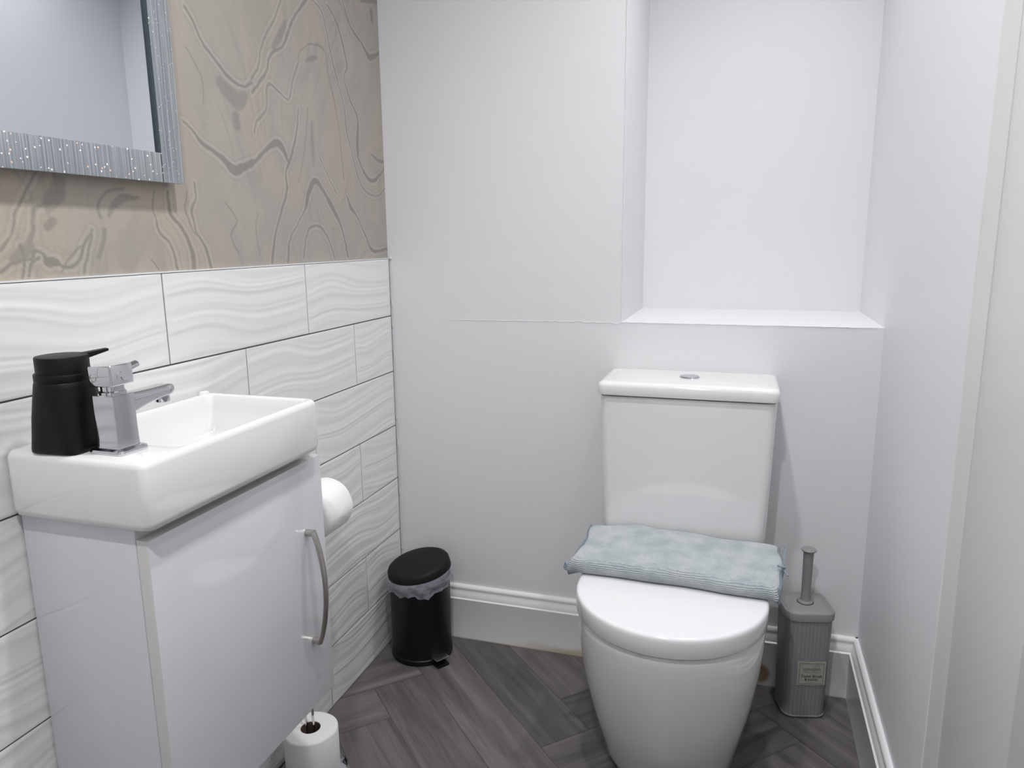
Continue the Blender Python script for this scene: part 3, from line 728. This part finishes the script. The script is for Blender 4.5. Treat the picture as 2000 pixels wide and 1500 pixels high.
def roll(name, label, loc, horiz, r=.0545, L=.099, hole=.0205):
    t_ = thing(name, label, 'toilet roll', loc)
    bm = bmesh.new()
    n = 72
    def ring(rr, z, wob=0): return [(rr*(1+wob*(.010*math.sin(3*q)+.006*math.sin(7*q+1)))*math.cos(q), rr*(1+wob*(.010*math.sin(3*q)+.006*math.sin(7*q+1)))*math.sin(q), z) for q in [2*PI*i/n for i in range(n)]]
    e = .004 if not horiz else .009
    loft(bm, [ring(hole, 0), ring(r-e, 0, 1), ring(r-e*.3, e*.3, 1), ring(r, e, 1), ring(r*1.0, L*.5, 1.4), ring(r, L-e, 1), ring(r-e*.3, L-e*.3, 1), ring(r-e, L, 1), ring(hole, L)], close=True)
    if horiz: bmesh.ops.rotate(bm, verts=bm.verts, matrix=Matrix.Rotation(math.radians(-90), 3, 'X'))
    obj('paper', bm, M_paper, t_, smooth=50)
    bm = bmesh.new()
    loft(bm, [ring(hole-.0002, .001), ring(hole-.0002, L-.001), ring(hole-.0012, L-.001), ring(hole-.0012, .001)], close=True)
    if horiz: bmesh.ops.rotate(bm, verts=bm.verts, matrix=Matrix.Rotation(math.radians(-90), 3, 'X'))
    obj('cardboard_core', bm, M_card, t_, label='brown cardboard tube')
    return t_
roll('toilet_roll', 'spare white toilet roll standing upright on the floor stand', (sx_, sy_, .0080), False, .0555, .096)
roll('toilet_roll', 'white toilet roll hanging sideways behind the vanity cabinet door', (.076, -.572, .5535), True, .0545, .099)

# ================================================================== PEDAL BIN
bx_, by_ = .1035, -.1085; R_ = .0825
pbin = thing('pedal_bin', 'small black round pedal bin in the corner with a clear liner', 'bin', (bx_, by_, 0))
bm = bmesh.new()
lathe(bm, [(R_-.006, 0), (R_-.002, .001), (R_-.0005, .005), (R_-.001, .014), (R_-.003, .016), (R_-.003, .222), (R_-.002, .2235), (R_-.006, .2235), (R_-.006, .03), (.001, .03)], n=64)
obj('body', bm, M_blackbin, pbin)
pa = math.radians(-34)     # pedal direction
bm = bmesh.new()
lathe(bm, [(R_-.001, -.004), (R_+.0015, -.004), (R_+.0018, .000), (R_+.0008, .016), (R_-.002, .0205), (R_-.007, .0235), (R_-.015, .0255), (R_*.5, .0275), (.001, .028)], n=64)
ta_ = math.radians(42)      # the stuffed liner holds the lid up on this side
bmesh.ops.rotate(bm, verts=bm.verts, matrix=Matrix.Rotation(math.radians(11.5), 3, Vector((math.sin(ta_), -math.cos(ta_), 0))))
bmesh.ops.translate(bm, verts=bm.verts, vec=(0, 0, .2365))
obj('lid', bm, M_blacklid, pbin, smooth=40)
bm = bmesh.new()    # liner folded over the rim, ragged lower hem
n = 160; rings = []
for q in range(10):
    f_ = q/9; ring = []
    for i in range(n):
        a = 2*PI*i/n
        hem = .200+.010*math.cos(a-ta_)+.005*math.sin(3*a+1)+.004*math.sin(8*a)+.002*math.sin(19*a+2)
        top = .238+.013*math.cos(a-ta_)
        z = top+(hem-top)*f_
        rr = R_+.0018+.0028*math.sin(PI*min(1, f_*1.2))+(.0013*math.sin(23*a+4*f_)+.0011*math.sin(41*a+7*f_)+.0012*math.sin(13*a-5*f_))*f_
        ring.append((rr*math.cos(a), rr*math.sin(a), z))
    rings.append(ring)
loft(bm, rings, False, False)
obj('liner', bm, M_liner, pbin, smooth=80, label='clear crinkled plastic liner')
bm = bmesh.new()
dx_, dy_ = math.cos(pa), math.sin(pa); nx_, ny_ = -dy_, dx_
def pad(d0, d1, hw0, hw1, z0_, z1_, z2_=None):
    zz = z2_ or z1_
    loft(bm, [[(d*dx_+s*h_*nx_, d*dy_+s*h_*ny_, z) for s, z in ((-1, za), (1, za), (1, zb), (-1, zb))] for d, h_, za, zb in ((d0, hw0, z0_, z1_), (d1, hw1, z0_, z1_))])
pad(R_-.02, R_+.022, .019, .017, .0002, .0055)
obj('foot_plate', bm, M_blackbin, pbin, bevel=.001)
bm = bmesh.new(); pad(R_-.004, R_+.020, .021, .020, .0205, .0235)
obj('pedal', bm, M_brushed, pbin, bevel=.0012, label='metal foot pedal')
bm = bmesh.new(); ha = pa+PI
hb = (math.cos(ha)*(R_+.002), math.sin(ha)*(R_+.002))
tube(bm, [(hb[0]+.018*ny_*0-.018*nx_, hb[1]-.018*ny_, .226), (hb[0]+.018*nx_, hb[1]+.018*ny_, .226)], .0035, 10)
obj('hinge', bm, M_blackbin, pbin)

# ================================================================== TOILET BRUSH HOLDER
tb = thing('toilet_brush_holder', 'grey woven-pattern plastic toilet brush holder between toilet and right wall', 'toilet brush', (1.063, -.078, 0), math.radians(14))
bm = bmesh.new()
hs_ = .0505
loft(bm, [rrect(0, 0, hs_-.005, hs_-.005, .022, 0, 8), rrect(0, 0, hs_-.003, hs_-.003, .024, .0015, 8), rrect(0, 0, hs_-.0015, hs_-.0015, .024, .0055, 8), rrect(0, 0, hs_-.003, hs_-.003, .024, .007, 8)]+[rrect(0, 0, hs_-.003+.004*k/10, hs_-.003+.004*k/10, .024, .007+.241*k/10, 8) for k in range(11)])
obj('pot', bm, M_weave, tb, smooth=50)
bm = bmesh.new()
hl = hs_+.005
loft(bm, [rrect(0, 0, hl-.002, hl-.002, .026, 0.2450, 8), rrect(0, 0, hl-.0005, hl-.0005, .027, 0.2460, 8), rrect(0, 0, hl, hl, .027, 0.2620, 8), rrect(0, 0, hl-.001, hl-.001, .026, 0.2640, 8), rrect(0, 0, hl-.004, hl-.004, .024, 0.2645, 8),
          rrect(0, 0, hl-.005, hl-.005, .024, 0.2635, 8), rrect(0, 0, hl-.007, hl-.007, .022, 0.2655, 8), rrect(0, 0, .02, .02, .019, 0.2665, 8)])
obj('lid', bm, M_greyp, tb, smooth=45)
bm = bmesh.new()
lathe(bm, [(.0165, 0.2660), (.0170, 0.2680), (.0150, 0.2710), (.0115, 0.2720), (.0105, 0.2760), (.0103, 0.3120), (.0112, 0.3840), (.0116, 0.3920)], 0, .002, 32)
lathe(bm, [(.0150, 0.3915), (.0165, 0.3930), (.0168, 0.3950), (.0155, 0.3965), (.010, 0.3980), (.001, 0.3985)], 0, .002, 32)
obj('handle', bm, M_greyp, tb, smooth=40)
bm = bmesh.new(); lathe(bm, [(.0140, 0.2655), (.0185, 0.2665), (.0178, 0.2676)], 0, .002, 32); obj('handle_seat', bm, M_ink, tb)
# paper label with lettering on the front face
lab = bpy.data.objects
lw, lh, lz, lx = .0315, .0300, .1165, .006
yf_ = -(hs_-.0002)
bm = bmesh.new()
nn = 10
g = [[bm.verts.new((lx-lw+2*lw*i/nn, yf_-.0006-.0005*math.sin(i*1.1+j)-.0, lz-lh+2*lh*j/nn+.0008*math.sin(i*.9))) for j in range(nn+1)] for i in range(nn+1)]
for i in range(nn):
    for j in range(nn): bm.faces.new((g[i][j], g[i+1][j], g[i+1][j+1], g[i][j+1]))
r_ = bmesh.ops.solidify(bm, geom=bm.faces[:], thickness=.0006)
label = obj('paper_label', bm, M_label, tb, label='cream paper label with a dark printed border')
bm = bmesh.new()
yb_ = yf_-.0016
def strip(x0, x1, z0_, z1_): box(bm, lx+x0, lx+x1, yb_-.0003, yb_+.0002, lz+z0_, lz+z1_)
b_ = .0275; bh_ = .0262
strip(-b_, b_, bh_-.0010, bh_); strip(-b_, b_, -bh_, -bh_+.0010); strip(-b_, -b_+.0010, -bh_, bh_); strip(b_-.0010, b_, -bh_, bh_)
obj('printed_border', bm, M_inkg, label)
def text(s, size, x, z, m, parent):
    cu = bpy.data.curves.new('lettering', 'FONT'); cu.body = s; cu.size = size; cu.align_x = 'CENTER'; cu.extrude = .0001
    o = bpy.data.objects.new('tmp', cu); COL.objects.link(o)
    dg = bpy.context.evaluated_depsgraph_get(); me = bpy.data.meshes.new_from_object(o.evaluated_get(dg))
    bpy.data.objects.remove(o)
    me.transform(Matrix.Translation((x, yb_, z)) @ Matrix.Rotation(PI/2, 4, 'X')); me.materials.clear(); me.materials.append(m)
    return link(bpy.data.objects.new('lettering', me), parent)
text('Toilet Brush', .0095, lx+.001, lz-.0095, M_ink, label)
text('& Holder', .0080, lx+.001, lz-.0172, M_ink, label)
def flourish(P, r):
    bm = bmesh.new(); tube(bm, P, r, 6); obj('printed_flourish', bm, M_inkg, label)
flourish([(lx-.021+.042*k/60, yb_, lz+.011+.0030*math.sin(k*.95)*(1-.3*math.sin(k*.3))) for k in range(61)], .00045)
flourish([(lx-.018+.040*k/30, yb_, lz+.0045+.0010*math.sin(k*.5)) for k in range(31)], .0004)
flourish([(lx+.012+.006*math.cos(k*.35), yb_, lz+.0165+.004*math.sin(k*.35)) for k in range(15)], .0004)
flourish([(lx-.008+.016*k/12, yb_, lz-.0213+.0005*math.sin(k)) for k in range(13)], .0003)

# ================================================================== MIRROR
mz0, mz1, my1, my0 = 1.190, 1.93, -.7625, -1.36
mir = thing('wall_mirror', 'rectangular wall mirror with a silver glitter frame on the agate wallpaper', 'mirror', (-.0055, (my0+my1)/2, mz0)); mc = (my0+my1)/2; fw = .0445
bm = bmesh.new(); box(bm, .0005, .018, my0-mc+.004, my1-mc-.004, .004, mz1-mz0-.004); obj('backing', bm, M_mback, mir)
bm = bmesh.new(); box(bm, .0182, .0215, my0-mc+fw-.002, my1-mc-fw+.0005, fw-.002, mz1-mz0-fw+.002); obj('mirror_glass', bm, M_mirror, mir)
def rail(d): 
    bm = bmesh.new(); box(bm, *d); obj('frame_rail', bm, M_glit, mir, bevel=.0012)
rail((.012, .0258, my1-mc-fw, my1-mc, 0, mz1-mz0))
rail((.012, .0258, my0-mc, my0-mc+fw, 0, mz1-mz0))
rail((.012, .0252, my0-mc+fw+.0006, my1-mc-fw-.0012, 0, fw))
rail((.012, .0252, my0-mc+fw+.0006, my1-mc-fw-.0012, mz1-mz0-fw, mz1-mz0))
bm = bmesh.new(); box(bm, .0216, .0250, my1-mc-fw-.0045, my1-mc-fw-.0002, fw, mz1-mz0-fw); obj('inner_bevel', bm, M_mback, mir)
